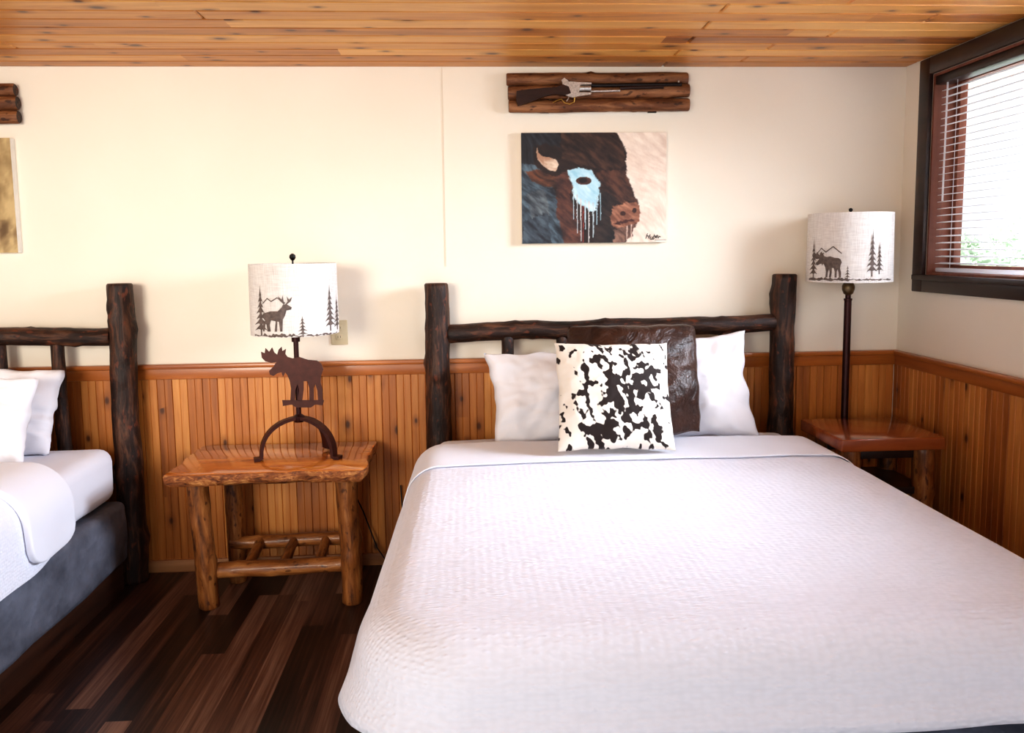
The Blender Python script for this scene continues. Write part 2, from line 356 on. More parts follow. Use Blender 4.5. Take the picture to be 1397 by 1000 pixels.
# outside
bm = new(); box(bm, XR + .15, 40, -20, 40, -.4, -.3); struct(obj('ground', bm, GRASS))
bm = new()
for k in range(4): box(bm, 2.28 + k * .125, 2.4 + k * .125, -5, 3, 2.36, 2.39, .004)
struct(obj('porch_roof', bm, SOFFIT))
def shrub(x, y, h, r, seed, label):
    rnd = random.Random(seed); t = thing('shrub', label, 'shrub', (x, y, -.3), 'shrubs outside the window')
    bm = new()
    for k in range(5): tube(bm, [(x, y, -.3), (x + rnd.uniform(-.2, .2), y + rnd.uniform(-.2, .2), h * .3), (x + rnd.uniform(-.5, .5) * r, y + rnd.uniform(-.5, .5) * r, h * .7)], [.04, .03, .012], 6)
    obj('stems', bm, STEM, t)
    bm = new()
    for k in range(1800):
        d = V((rnd.gauss(0, 1), rnd.gauss(0, 1), rnd.gauss(0, 1))).normalized() * rnd.uniform(.6, 1) ** .6
        p = V((x + d.x * r, y + d.y * r, -.3 + (h + .3) * (.52 + d.z * .48))); a = V((rnd.gauss(0, 1), rnd.gauss(0, 1), rnd.gauss(0, 1))).normalized(); b = a.orthogonal().normalized()
        s = rnd.uniform(.06, .12)
        bm.faces.new([bm.verts.new(p + a * s), bm.verts.new(p + b * s * .5), bm.verts.new(p - a * s), bm.verts.new(p - b * s * .5)])
    obj('foliage', bm, LEAF, t, recalc=False)
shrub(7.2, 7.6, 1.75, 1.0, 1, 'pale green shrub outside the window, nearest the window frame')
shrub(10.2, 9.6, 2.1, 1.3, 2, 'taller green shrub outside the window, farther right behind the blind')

# ------------------------------------------------------------------ beds
def make_bed(label, pxl, pxr, X0, X1, bx0, bx1, seed, zt=.665):
    """pxl/pxr: post centre X; X0,X1 mattress; bx box spring"""
    t = thing('log_bed', label, 'bed', ((X0 + X1) / 2, -1.15, 0), 'dark log beds')
    Yp = -.1
    for i, x in enumerate((pxl, pxr)):
        bm = new(); log(bm, (x - .01, Yp, 0), (x, Yp, 1.375 + .02 * i), .062, .055, 22, 60, seed + i, .008, .08, 12); obj('post', bm, [BARK, BARKCUT], t, ang=50)
    bm = new(); log(bm, (pxl + .045, Yp, 1.135), (pxr - .045, Yp, 1.165), .044, .041, 18, 60, seed + 3, .022, .08, 12); obj('top_rail', bm, [BARK, BARKCUT], t, ang=50)
    bm = new(); log(bm, (pxl + .045, Yp, .52), (pxr - .045, Yp, .52), .044, .041, 16, 44, seed + 4, .012, .06, 8); obj('lower_rail', bm, [BARK, BARKCUT], t, ang=50)
    for k in range(5):
        x = pxl + (pxr - pxl) * (.195 + .1575 * k)
        bm = new(); log(bm, (x, Yp, .55), (x, Yp, 1.125), .03, .028, 12, 20, seed + 10 + k, .006, .07, 4); obj('spindle', bm, [BARK, BARKCUT], t, ang=50)
    bm = new(); box(bm, bx0 + .03, bx1 - .03, -2.12, -.19, 0, .13, .006); obj('platform', bm, PLAT, t)
    def soft(name, x0, x1, y0, y1, z0, z1, bev, m, amp, sd):
        bm = new(); box(bm, x0, x1, y0, y1, z0, z1, bev, 4)
        bmesh.ops.subdivide_edges(bm, edges=[e for e in bm.edges if e.calc_length() > .15], cuts=14, use_grid_fill=True)
        bm.normal_update()
        for v in bm.verts: v.co += v.normal * amp * noise.fractal(v.co * 5 + V((sd, 0, 0)), 1, 2, 3)
        return obj(name, bm, m, t, ang=60)
    soft('box_spring', bx0, bx1, -2.16, -.18, .132, .415, .03, GREY, .008, seed)
    soft('mattress', X0, X1, -2.14, -.18, .42, zt, .06, SHEET, .005, seed + 5)
    return t
make_bed('dark log bed under the bison painting, with the cowhide cushion and white bedding', -.141, 1.503, -.16, 1.47, -.12, 1.44, 1)
make_bed('dark log bed at the left edge with grey box spring showing', -3.22, -1.575, -3.2, -1.60, -3.18, -1.565, 31)

def cloth_mesh(X0, X1, Yh, Yf, z, m, r, L, flare, off=0, foot=True, seed=0, ny=56, headroll=0, Lfoot=None, amp=.006, widen=0):
    bm = new(); d1 = m - r; arc = PI * r / 2; K = 18
    def prof(d, LL, fl):
        if d < d1: return d, 0
        if d < d1 + arc: th = (d - d1) / r; return d1 + r * math.sin(th), r * (1 - math.cos(th))
        s = d - d1 - arc; return m + fl * s, r + s
    cx0, cx1, cy = X0 + m, X1 - m, Yf + m; xc = (X0 + X1) / 2; hw = (X1 - X0) / 2
    xs = [('L', 1 - i / K) for i in range(K)] + [('C', i / 30) for i in range(31)] + [('R', (i + 1) / K) for i in range(K)]
    ys = [('C', i / ny) for i in range(ny + 1)] + ([('F', (i + 1) / K) for i in range(K)] if foot else [])
    G = []
    for kind, b in ys:
        row = []
        for kx, a in xs:
            sx = -1 if kx == 'L' else (1 if kx == 'R' else 0); du = a if sx else 0; dv = b if kind == 'F' else 0
            qx = cx0 if kx == 'L' else (cx1 if kx == 'R' else cx0 + (cx1 - cx0) * a)
            qy = (Yh + ((cy if foot else Yf) - Yh) * b) if kind == 'C' else cy
            e = max(du, dv); n = V((sx * du, -dv)); 
            if n.length > 0: n.normalize()
            wf = abs(n.y); LL = L * (1 - wf) + (Lfoot or L) * wf
            if headroll and kind == 'C' and foot and b < .25: LL *= 1 - headroll * (1 - b / .25) ** 2
            if headroll and not foot: LL *= 1 - headroll * 2.2 * (1 - math.sqrt(max(0, 1 - (2 * b - 1) ** 4)))   # rounded hem of the fold
            LL = max(LL, .004)
            dmax = d1 + arc + LL; d = e * dmax
            grow = min(1, max(0, (Yh - qy) / .9)); fl = flare * (.15 + .85 * grow)
            f, gd = prof(d, LL, fl)
            s = max(0, gd - r * .6); 
            along = qy * 1.0 if wf < .5 else qx
            wave = .012 * min(1, s / .15) * noise.noise(V((along * 4 + n.x * 3, seed * 3, n.y * 2)))
            f += wave if d > d1 else 0
            p = V((qx + n.x * f, qy + n.y * f, z - gd))
            nz = noise.fractal(V((p.x * 2.2, p.y * 2.2, p.z * 2.2 + seed)), 1, 2, 2) * amp * 1.6
            nv = V((n.x, n.y, 0)) if gd > r * .9 else V((0, 0, 1))
            if off > .015: th_ = min(1, gd / r) * PI / 2; nv = V((n.x * math.sin(th_), n.y * math.sin(th_), math.cos(th_)))
            p += nv * (nz + off)
            p.z += .012 * max(0, 1 - (e * 1.0)) if gd < r else 0
            if widen and p.x < xc: p.x -= widen * min(1, max(0, (-.3 - p.y) / 1.6)) * (xc - p.x) / hw
            row.append(bm.verts.new(p))
        G.append(row)
    for j in range(len(G) - 1):
        for i in range(len(xs) - 1): bm.faces.new((G[j][i], G[j + 1][i], G[j + 1][i + 1], G[j][i + 1]))
    return bm
def solid(o, t, bev=0):
    md = o.modifiers.new('thickness', 'SOLIDIFY'); md.thickness = t; md.offset = -1
    if bev: b = o.modifiers.new('soft_edge', 'BEVEL'); b.width = bev; b.segments = 4; b.limit_method = 'ANGLE'; b.angle_limit = math.radians(60)
    return o
def upward(bm):
    bm.normal_update()
    if sum(f.normal.z * f.calc_area() for f in bm.faces) < 0: bmesh.ops.reverse_faces(bm, faces=bm.faces)
    return bm
def make_duvet(X0, X1, L, Lf, flare, label, seed, Yh=-.56, Yc=-.86, m=.26, widen=0, hr=0, z=.705, th=.02, bev=0, cth=.004, off=.009, cL=.9):
    bm = upward(cloth_mesh(X0, X1, Yh, -2.22, z, m, .13, L, flare, seed=seed, Lfoot=Lf, widen=widen, headroll=hr, amp=.003))
    d = solid(obj('duvet', bm, DUVET, origin=((X0 + X1) / 2, -1.4, .5), recalc=False, ang=80), th, bev)
    tag(d, label, 'duvet', 'white duvets')
    bm = upward(cloth_mesh(X0 - .001, X1 + .001, Yh + .03, Yc, z, m, .13, L * cL, flare, off=off, foot=False, seed=seed, ny=24, amp=.003, widen=widen, headroll=hr))
    solid(obj('folded_cuff', bm, SHEET, d, recalc=False, ang=80), cth, min(bev, cth * .45))
make_duvet(-.235, 1.515, .10, .065, .45, 'white seersucker duvet over the bed under the bison painting', 2, widen=.04)
make_duvet(-3.2, -1.525, .17, .13, .1, 'white duvet on the left bed, hanging over the grey box spring', 8, -.80, -1.08, hr=.22, z=.72, th=.04, bev=.018, cth=.026, off=.027, cL=.8)

def pillow(name, w, h, t, n, base, lean, yaw, roll, mat, label, cat, group=None, seed=0, wr=.012, pinch=.06, spot=None, pw=.42, cr=0):
    bm = new(); ly = bm.verts.layers.float.new('sp') if spot else None
    grids = []
    for side in (1, -1):
        Gd = []
        for j in range(n + 1):
            row = []
            for i in range(n + 1):
                u = 2 * i / n - 1; v = 2 * j / n - 1
                rim = i in (0, n) or j in (0, n)
                if side == -1 and rim: row.append(grids[0][j][i]); continue
                th = t / 2 * (max(0, (1 - u * u) * (1 - v * v))) ** pw
                k_ = 1 - cr * (u * v) ** 4
                x = w / 2 * u * (1 - pinch * (1 - v * v)) * k_; z = h / 2 * v * (1 - pinch * (1 - u * u)) * k_
                q = noise.fractal(V((u * 1.6 + seed, v * 1.6, side * 2.0)), 1, 2, 4)
                q2 = noise.noise(V((math.atan2(v, u) * 3.2, seed, side))) * (u * u + v * v) * .5
                x += wr * .6 * noise.noise(V((v * 3, seed + 4, u))); z += wr * .6 * noise.noise(V((u * 3, seed + 8, v)))
                y = -side * (th + wr * (q + q2) * min(1, th / (t * .2)))
                vt = bm.verts.new((x, y, z + h / 2))
                if spot: vt[ly] = spot(u, v) if side == 1 else 0
                row.append(vt)
            Gd.append(row)
        grids.append(Gd)
        for j in range(n):
            for i in range(n): bm.faces.new((Gd[j][i], Gd[j][i + 1], Gd[j + 1][i + 1], Gd[j + 1][i]))
    M = Matrix.Translation(V(base)) @ Matrix.Rotation(yaw, 4, 'Z') @ Matrix.Rotation(-lean, 4, 'X') @ Matrix.Rotation(roll, 4, 'Y')
    bmesh.ops.transform(bm, matrix=M, verts=bm.verts)
    return tag(obj(name, bm, mat, origin=base, ang=80), label, cat, group)
R = math.radians
pillow('bed_pillow', .61, .44, .19, 44, (.40, -.38, .668), R(22), R(3), R(-2.5), PILLOWM, 'white pillow leaning on the log headboard, left of the brown leather cushion', 'pillow', 'white bed pillows', 1, .028, .1)
pillow('bed_pillow', .58, .49, .18, 44, (1.0, -.38, .668), R(20), R(-3), R(-3), PILLOWM, 'white pillow leaning on the log headboard, right of the brown leather cushion', 'pillow', 'white bed pillows', 5, .026, .1)
pillow('leather_cushion', .58, .485, .2, 48, (.695, -.56, .738), R(15), R(0), R(.3), LEATHER, 'large dark brown leather cushion behind the cowhide cushion', 'cushion', None, 9, .018, .05, None, .5, .07)
def spots(u, v):
    a = u * .9 + v * .35; b = v * .9 - u * .35
    n1 = noise.fractal(V((a * 3.6 + 3.1, b * 2.8 + 7, 1.7)), 1.1, 2, 2)
    n2 = noise.fractal(V((a * 10.0 + 3.1, b * 7.6 + 2, 5.7)), 1.25, 2.1, 2)
    bias = .42 * math.exp(-((u - .06 + .12 * v) / .5) ** 2 - ((v - .02) / .56) ** 2) + .32 * math.exp(-((u - .05) / .6) ** 2 - ((v + .74) / .24) ** 2)
    edge = -.12 * max(0, abs(u) - .9) / .1
    return .5 + .5 * (n1 * .36 + n2 * .76 + bias + edge - .18)
pillow('cowhide_cushion', .46, .44, .19, 190, (.567, -.80, .742), R(24), R(0), R(1), COW, 'square cushion with dark brown and cream cowhide spots', 'cushion', None, 13, .008, .05, spots, .42)
pillow('bed_pillow', .66, .40, .17, 40, (-2.13, -.33, .668), R(24), R(0), R(2), PILLOWM, 'rear white pillow against the headboard of the left bed', 'pillow', 'white bed pillows', 21, .03, .08, None, .42, .05)
pillow('bed_pillow', .62, .39, .17, 40, (-2.10, -.56, .672), R(29), R(0), R(-1), PILLOWM, 'front white pillow at the left edge, overlapping the pillow behind it', 'pillow', 'white bed pillows', 25, .03, .08, None, .42, .05)

# ------------------------------------------------------------------ nightstands
def slab(bm, x0, x1, y0, y1, z0, z1, seed, wob, bev=.008):
    pts = []; n = 26
    def wv(t, k): return wob * noise.fractal(V((t * 3.5, k * 5.5, seed)), 1, 2, 3)
    for i in range(n): t = i / n; pts.append((x0 + (x1 - x0) * t, y0 + wv(t * 2, 1)))
    for i in range(12): t = i / 12; pts.append((x1 + wv(t, 2), y0 + (y1 - y0) * t))
    for i in range(n): t = i / n; pts.append((x1 - (x1 - x0) * t, y1 + wv(t * 2, 3) * .3))
    for i in range(12): t = i / 12; pts.append((x0 + wv(t, 4), y1 - (y1 - y0) * t))
    L = []
    c = V(((x0 + x1) / 2, (y0 + y1) / 2, 0))
    for z, ins in ((z0, .02), (z0 + .014, .003), (z1 - .012, 0), (z1 - .003, .004), (z1, .011)):
        ring = []
        for k, (px, py) in enumerate(pts):
            q = V((px, py, 0)); dd = (c - q).normalized() * ins
            jit = .006 * noise.noise(V((px * 14, py * 14, z * 40))) if z < z1 - .005 else 0
            ring.append(bm.verts.new((px + dd.x + dd.normalized().x * jit if ins else px, py + dd.y + (dd.normalized().y * jit if ins else 0), z)))
        L.append(ring)
    m = len(pts)
    for k in range(4):
        for i in range(m): bm.faces.new((L[k][i], L[k][(i + 1) % m], L[k + 1][(i + 1) % m], L[k + 1][i])).material_index = 0 if k == 3 else 1
    bm.faces.new(L[-1]); bm.faces.new(list(reversed(L[0]))).material_index = 1
t = thing('nightstand', 'log nightstand with glossy live edge slab top between the two beds', 'nightstand', (-.84, -.32, 0))
bm = new(); slab(bm, -1.25, -.44, -.565, -.075, .578, .632, 3, .022); obj('tabletop', bm, [SLAB, EDGE], t, ang=45)
for i, (xb, yb, xt, yt, r) in enumerate(((-1.14, -.415, -1.165, -.42, .043), (-.525, -.415, -.535, -.42, .045), (-1.09, -.15, -1.1, -.15, .04), (-.575, -.15, -.57, -.15, .04))):
    bm = new(); log(bm, (xb, yb, 0), (xt, yt, .585), r, r * 1.02, 16, 24, 60 + i, .008, .06, 5); obj('leg', bm, [PEEL, PEELCUT], t, ang=50)
for i, (y, z, r) in enumerate(((-.385, .15, .036), (-.165, .19, .032))):
    bm = new(); log(bm, (-1.115, y, z), (-.555, y, z + .01), r, r * .95, 14, 24, 70 + i, .012, .07, 5); obj('stretcher', bm, [PEEL, PEELCUT], t, ang=50)
for i, x in enumerate((-.98, -.83, -.68)):
    bm = new(); log(bm, (x, -.375, .162), (x + .005, -.17, .198), .024, .022, 12, 12, 80 + i, .006, .07, 2); obj('crosspiece', bm, [PEEL, PEELCUT], t, ang=50)
t = thing('side_table', 'reddish brown side table in the right corner beside the bed', 'nightstand', (1.76, -.42, 0))
bm = new(); box(bm, 1.54, 1.985, -.64, -.23, .668, .722, .007, 3); obj('tabletop', bm, SLABR, t, ang=45)
for i, (x, y) in enumerate(((1.615, -.56), (1.93, -.57), (1.6, -.285), (1.935, -.285))):
    bm = new(); log(bm, (x, y, 0), (x, y, .67), .046, .043, 14, 24, 90 + i, .006, .05, 4); obj('leg', bm, [PEEL, PEELCUT], t, ang=50)
bm = new(); box(bm, 1.63, 1.905, -.575, -.555, .62, .67, .003); obj('apron', bm, DARKW, t)
bm = new(); box(bm, 1.63, 1.905, -.295, -.275, .59, .67, .003); obj('apron', bm, DARKW, t)
bm = new(); box(bm, 1.585, 1.945, -.585, -.26, .465, .495, .004); obj('shelf', bm, DARKW, t)

# ------------------------------------------------------------------ lamps
def spruce(cx, base, h, w, k=7):
    out = [[(cx - w * .05, base), (cx + w * .05, base), (cx + w * .04, base - h * .3), (cx - w * .04, base - h * .3)]]
    for i in range(k):
        y0 = base - h * (.1 + .82 * i / k); ww = w * .5 * (1 - i / (k + .5)) * (1 if i % 2 else .85); y1 = y0 - h * .26
        out.append([(cx - ww, y0), (cx - ww * .4, y0 - h * .04), (cx, y0 - h * .02), (cx + ww * .45, y0 - h * .045), (cx + ww, y0 - h * .01), (cx + ww * .25, y0 - h * .12), (cx, min(y1, base - h) if i == k - 1 else y1), (cx - ww * .25, y0 - h * .12)])
    return out
DEER = [[(362, 425), (372, 422), (381, 422), (386, 417), (388, 413), (393, 413), (399, 417), (398, 420), (392, 421), (390, 428), (387, 433), (386, 449), (383, 449), (382, 436), (372, 434), (370, 440), (371, 449), (367, 449), (366, 440), (364, 434), (361, 430)],
        [(389, 413), (384, 408), (382, 402), (386, 406), (391, 411)], [(391, 413), (395, 408), (400, 403), (398, 409), (393, 413)], [(386, 408), (388, 401), (389, 409)], [(394, 409), (393, 402), (396, 407)], [(378, 434), (380, 434), (379, 449), (376, 449)], [(365, 436), (363, 449), (361, 449), (362, 434)]]
MOOSE = [(357, 488), (356, 480), (361, 482), (362, 475), (367, 480), (371, 474), (374, 481), (378, 484), (380, 477), (384, 473), (385, 479), (390, 476), (389, 483), (392, 487), (399, 489), (408, 487), (420, 491), (432, 492), (438, 496), (441, 504), (438, 512), (437, 522), (440, 532), (440, 547), (434, 547), (433, 533), (430, 524), (428, 530), (428, 547), (422, 547), (422, 530), (419, 520), (414, 520), (414, 532), (412, 547), (406, 547), (408, 532), (406, 524), (403, 532), (402, 547), (396, 547), (397, 530), (395, 519), (392, 512), (389, 508), (386, 514), (384, 508), (379, 509), (373, 513), (368, 511), (367, 506), (373, 500), (377, 494), (370, 495), (362, 493)]
def ridge(pts, th=1.6): return [[(x0, y0 - th / 2), (x1, y1 - th / 2), (x1, y1 + th / 2), (x0, y0 + th / 2)] for (x0, y0), (x1, y1) in zip(pts, pts[1:])]
def wrap(bm, polys, cxp, rp, pyt, pyb, zt, zb, cx, cy, r, mi):
    b = V((CAM.x - cx, CAM.y - cy)).normalized(); tv = V((-b.y, b.x))
    for poly in polys:
        tb = bmesh.new(); vs = [tb.verts.new((x, y, 0)) for x, y in poly]
        for t in tessellate_polygon([[V((x, y, 0)) for x, y in poly]]):
            try: tb.faces.new([vs[i] for i in t])
            except ValueError: pass
        x = math.floor(min(p[0] for p in poly) / 3) * 3 + 3
        while x < max(p[0] for p in poly):
            bmesh.ops.bisect_plane(tb, geom=tb.verts[:] + tb.edges[:] + tb.faces[:], plane_co=(x, 0, 0), plane_no=(1, 0, 0)); x += 3
        mp = {}
        for v in tb.verts:
            a = math.asin(max(-.985, min(.985, (v.co.x - cxp) / rp))); h = b * math.cos(a) * r + tv * math.sin(a) * r
            mp[v] = bm.verts.new((cx + h.x, cy + h.y, zt + (zb - zt) * (v.co.y - pyt) / (pyb - pyt)))
        for f in tb.faces: bm.faces.new([mp[v] for v in f.verts]).material_index = mi
        tb.free()
def shade(parent, cx, cy, r0, r1, z0, z1, polys, cxp, rp, pyt, pyb):
    bm = new(); lathe(bm, [(r0, z0), (r0, z0 + .004), (r1, z1 - .004), (r1, z1), (r1 - .004, z1), (r0 - .004, z0)], cx, cy, 64, 0, True)
    rr = max(r0, r1) + .0012; wrap(bm, polys, cxp, rp, pyt, pyb, z1, z0, cx, cy, rr, 1)
    return obj('shade', bm, [SHADE, PRINT], parent, ang=40, recalc=False)
rnd = random.Random(5)
def groundstrip(x0, x1, y, amp, bot):
    pts = [(x0 + (x1 - x0) * i / 24, y + rnd.uniform(-amp, amp)) for i in range(25)]
    return [pts + [(x1 - (x1 - x0) * i / 24, bot + rnd.uniform(-1, 1)) for i in range(25)]]
# table lamp
lx, ly, tz = -.747, -.325, .632
t = thing('table_lamp', 'table lamp with moose cutout base and deer printed shade on the nightstand', 'lamp', (lx, ly, tz))
bm = new()
def archleg(ex, ey, w, th):
    L = []; dirn = V((ex, ey, 0)); side = V((-ey, ex, 0)).normalized()
    for k in range(15):
        a = k / 14 * PI / 2; L.append(V((lx + ex * .9 * math.sin(a), ly + ey * .9 * math.sin(a), tz + .013 + .16 * max(0, math.cos(a)) ** .85)))
    L.append(V((lx + ex * .95, ly + ey * .95, tz + .008))); L.append(V((lx + ex * 1.07, ly + ey * 1.07, tz + .0075)))
    rg = []
    for k, p in enumerate(L):
        d = (L[min(k + 1, len(L) - 1)] - L[max(k - 1, 0)]).normalized(); nn = side.cross(d).normalized()
        rg.append([bm.verts.new(p + side * s * w / 2 + nn * q * th / 2) for s, q in ((-1, -1), (1, -1), (1, 1), (-1, 1))])
    for k in range(len(rg) - 1):
        for i in range(4): bm.faces.new((rg[k][i], rg[k][(i + 1) % 4], rg[k + 1][(i + 1) % 4], rg[k + 1][i]))
    bm.faces.new(rg[0]); bm.faces.new(rg[-1])
archleg(-.172, -.06, .04, .014); archleg(.172, -.06, .04, .014); archleg(.1, .12, .03, .012)
obj('arched_base', bm, BRONZE, t)
bm = new(); tube(bm, [(lx, ly, tz + .165), (lx, ly, 1.175)], .011, 12); lathe(bm, [(.02, tz + .155), (.026, tz + .165), (.026, tz + .18), (.012, tz + .19)], lx, ly, 20); lathe(bm, [(.018, 1.14), (.02, 1.2), (.012, 1.215)], lx, ly, 16); obj('pole', bm, POLEM, t)
bm = new(); q = [atY(x, y, ly - .022) for x, y in MOOSE]; extr(bm, q, (0, .005, 0))
q = [atY(x, y, ly - .022) for x, y in ((385, 546), (442, 546), (440, 553), (430, 552), (424, 556), (404, 556), (398, 552), (386, 554))]; extr(bm, q, (0, .005, 0))
c1 = atY(408, 510, ly - .02); box(bm, lx - .008, lx + .008, ly - .017, ly - .009, c1.z - .02, c1.z + .02)
obj('moose_cutout', bm, BRONZE, t)
pol = DEER + spruce(359, 455, 64, 20) + spruce(412, 457, 28, 17, 5) + spruce(449, 452, 60, 17) + spruce(459, 452, 44, 12, 6) + ridge([(362, 412), (368, 405), (373, 409), (381, 404), (388, 411)]) + groundstrip(350, 402, 453, 2, 456) + groundstrip(402, 458, 455, 1.2, 456.5)
shade(t, lx, ly, .185, .183, 1.178, 1.478, pol, 402.5, 60, 360, 457)
bm = new(); lathe(bm, [(.004, 1.455), (.004, 1.49), (.009, 1.494), (.014, 1.503), (.012, 1.514), (.004, 1.52)], lx, ly, 16); obj('finial', bm, BLACKM, t)
bm = new()
for k in range(3): a = k * 2 * PI / 3 + .4; tube(bm, [(lx, ly, 1.462), (lx + .18 * math.cos(a), ly + .18 * math.sin(a), 1.47)], .0025, 6)
obj('spider', bm, BLACKM, t)
bm = new(); tube(bm, [(-.60, -.068, .5), (-.58, -.05, .42), (-.52, -.046, .28), (-.46, -.05, .1), (-.40, -.06, .012), (-.36, -.06, .06), (-.33, -.04, .22), (-.34, -.03, .4)], .0035, 6)
tag(obj('power_cord', bm, BLACKM, origin=(-.45, -.05, 0)), 'thin dark power cord hanging down the wainscot behind the log nightstand', 'cord')
# floor lamp
fx, fy = 1.768, -.196
t = thing('floor_lamp', 'floor lamp with moose printed shade standing in the right corner behind the side table', 'lamp', (fx, fy, 0))
bm = new(); lathe(bm, [(.115, 0), (.12, .006), (.115, .016), (.05, .026), (.02, .05), (.014, .07)], fx, fy, 36); obj('base', bm, POLEM, t)
bm = new(); lathe(bm, [(.0165, .06), (.0165, 1.27), (.019, 1.272), (.019, 1.28), (.0125, 1.282), (.0125, 1.305)], fx, fy, 20); obj('pole', bm, POLEM, t)
bm = new(); lathe(bm, [(.010, 1.295), (.021, 1.303), (.028, 1.322), (.028, 1.338), (.02, 1.357), (.012, 1.37), (.018, 1.378), (.018, 1.44)], fx, fy, 24); obj('socket_cup', bm, KNOB, t)
MO2 = [(1113 + (x - 358) * .45, 345 + (y - 475) * .46) for x, y in MOOSE]
pol = [MO2] + spruce(1114, 380, 50, 13) + spruce(1188, 377, 58, 16) + spruce(1197, 374, 40, 12, 6) + spruce(1158, 380, 18, 10, 4) + ridge([(1116, 350), (1124, 340), (1130, 345), (1139, 338), (1150, 347)]) + groundstrip(1108, 1160, 379, 1.4, 382) + groundstrip(1160, 1212, 380, 1, 381.5)
shade(t, fx, fy, .188, .184, 1.36, 1.672, pol, 1159.5, 57.5, 294, 385)
bm = new(); lathe(bm, [(.004, 1.652), (.004, 1.68), (.008, 1.683), (.009, 1.692), (.003, 1.697)], fx, fy, 16); obj('finial', bm, BLACKM, t)
bm = new()
for k in range(3): a = k * 2 * PI / 3 + .4; tube(bm, [(fx, fy, 1.656), (fx + .18 * math.cos(a), fy + .18 * math.sin(a), 1.664)], .0025, 6)
tube(bm, [(fx, fy, 1.43), (fx, fy, 1.655)], .004, 6); obj('spider', bm, BLACKM, t)

# ------------------------------------------------------------------ wall decor
def pip(x, y, poly):
    c = False; j = len(poly) - 1
    for i in range(len(poly)):
        xi, yi = poly[i]; xj, yj = poly[j]
        if (yi > y) != (yj > y) and x < (xj - xi) * (y - yi) / (yj - yi) + xi: c = not c
        j = i
    return c
def ell(cx, cy, rx, ry): return [(cx + rx * math.cos(k * PI / 8), cy + ry * math.sin(k * PI / 8)) for k in range(16)]
LAY = [
 ([(700, 170), (835, 170), (845, 190), (853, 210), (854, 238), (864, 262), (873, 288), (870, 304), (860, 322), (848, 340), (700, 340)], (48, 29, 24), (27, 16, 15)),
 ([(700, 170), (765, 170), (762, 200), (740, 195), (727, 200), (728, 222), (700, 230)], (44, 46, 54), (12, 11, 16)),
 ([(700, 220), (728, 224), (745, 238), (757, 262), (763, 300), (774, 340), (700, 340)], (92, 112, 124), (26, 30, 38)),
 ([(718, 262), (742, 258), (748, 292), (722, 300)], (112, 122, 126), (40, 44, 52)),
 ([(712, 300), (745, 290), (752, 335), (710, 335)], (28, 32, 42), (80, 94, 104)),
 ([(716, 234), (732, 230), (764, 242), (760, 256), (740, 252), (722, 246)], (112, 66, 44), (38, 24, 22)),
 ([(757, 240), (778, 230), (777, 270), (790, 300), (794, 340), (768, 340), (757, 285)], (108, 64, 50), (46, 27, 26)),
 ([(764, 168), (835, 168), (848, 200), (852, 222), (840, 238), (815, 228), (790, 224), (766, 216)], (24, 14, 13), (78, 50, 38)),
 ([(812, 234), (852, 230), (858, 250), (868, 274), (852, 282), (838, 272), (818, 262)], (94, 58, 44), (36, 21, 19)),
 ([(818, 258), (840, 268), (842, 308), (838, 340), (808, 340), (806, 292)], (22, 17, 18), (56, 41, 37)),
 ([(832, 292), (838, 281), (852, 276), (867, 276), (874, 288), (870, 305), (852, 314), (836, 309)], (184, 128, 100), (112, 70, 54)),
 ([(838, 312), (868, 305), (864, 320), (850, 333), (834, 335)], (146, 110, 92), (56, 37, 34)),
 ([(731, 198), (733, 208), (739, 213), (748, 214), (757, 217), (761, 224), (757, 233), (748, 231), (739, 225), (732, 217), (730, 207)], (244, 226, 204), (170, 130, 104)),
 ([(774, 232), (790, 228), (808, 233), (816, 248), (817, 266), (811, 286), (804, 289), (797, 281), (788, 278), (781, 265), (776, 250)], (208, 233, 240), (154, 200, 217)),
]
for x, yt, yb, wd, cc in ((781, 258, 298, .8, (190, 214, 222)), (786, 264, 318, .8, (206, 212, 214)), (791, 270, 328, .8, (220, 216, 212)), (797, 272, 312, 1.0, (206, 222, 228)), (802, 274, 331, .9, (222, 216, 212)), (808, 276, 324, 1.0, (200, 216, 222)), (813, 268, 306, .8, (186, 212, 224)), (794, 280, 330, .8, (150, 60, 48)), (818, 262, 300, .8, (160, 190, 200)), (861, 306, 328, .8, (226, 196, 178)), (855, 308, 327, .8, (216, 186, 168))):
    LAY.append(([(x - wd, yt), (x + wd, yt), (x + wd * .6, yb), (x - wd * .6, yb)], cc, tuple(v * .85 for v in cc)))
LAY += [(ell(795, 246, 11, 5.5), (92, 54, 44), (44, 24, 22)), (ell(794, 245.5, 5.5, 3.6), (20, 11, 12), (44, 26, 22)), (ell(849, 291, 4, 3), (38, 20, 18), (60, 30, 24)), (ell(865, 287, 3, 3.6), (48, 24, 20), (60, 30, 24)), ([(838, 303), (866, 298), (866, 301), (840, 307)], (60, 30, 26), (70, 36, 30))]
THIN = [len(p[0]) in (4, 16) and abs(p[0][0][0] - p[0][1][0]) < 12 for p in LAY]; THIN[12] = True
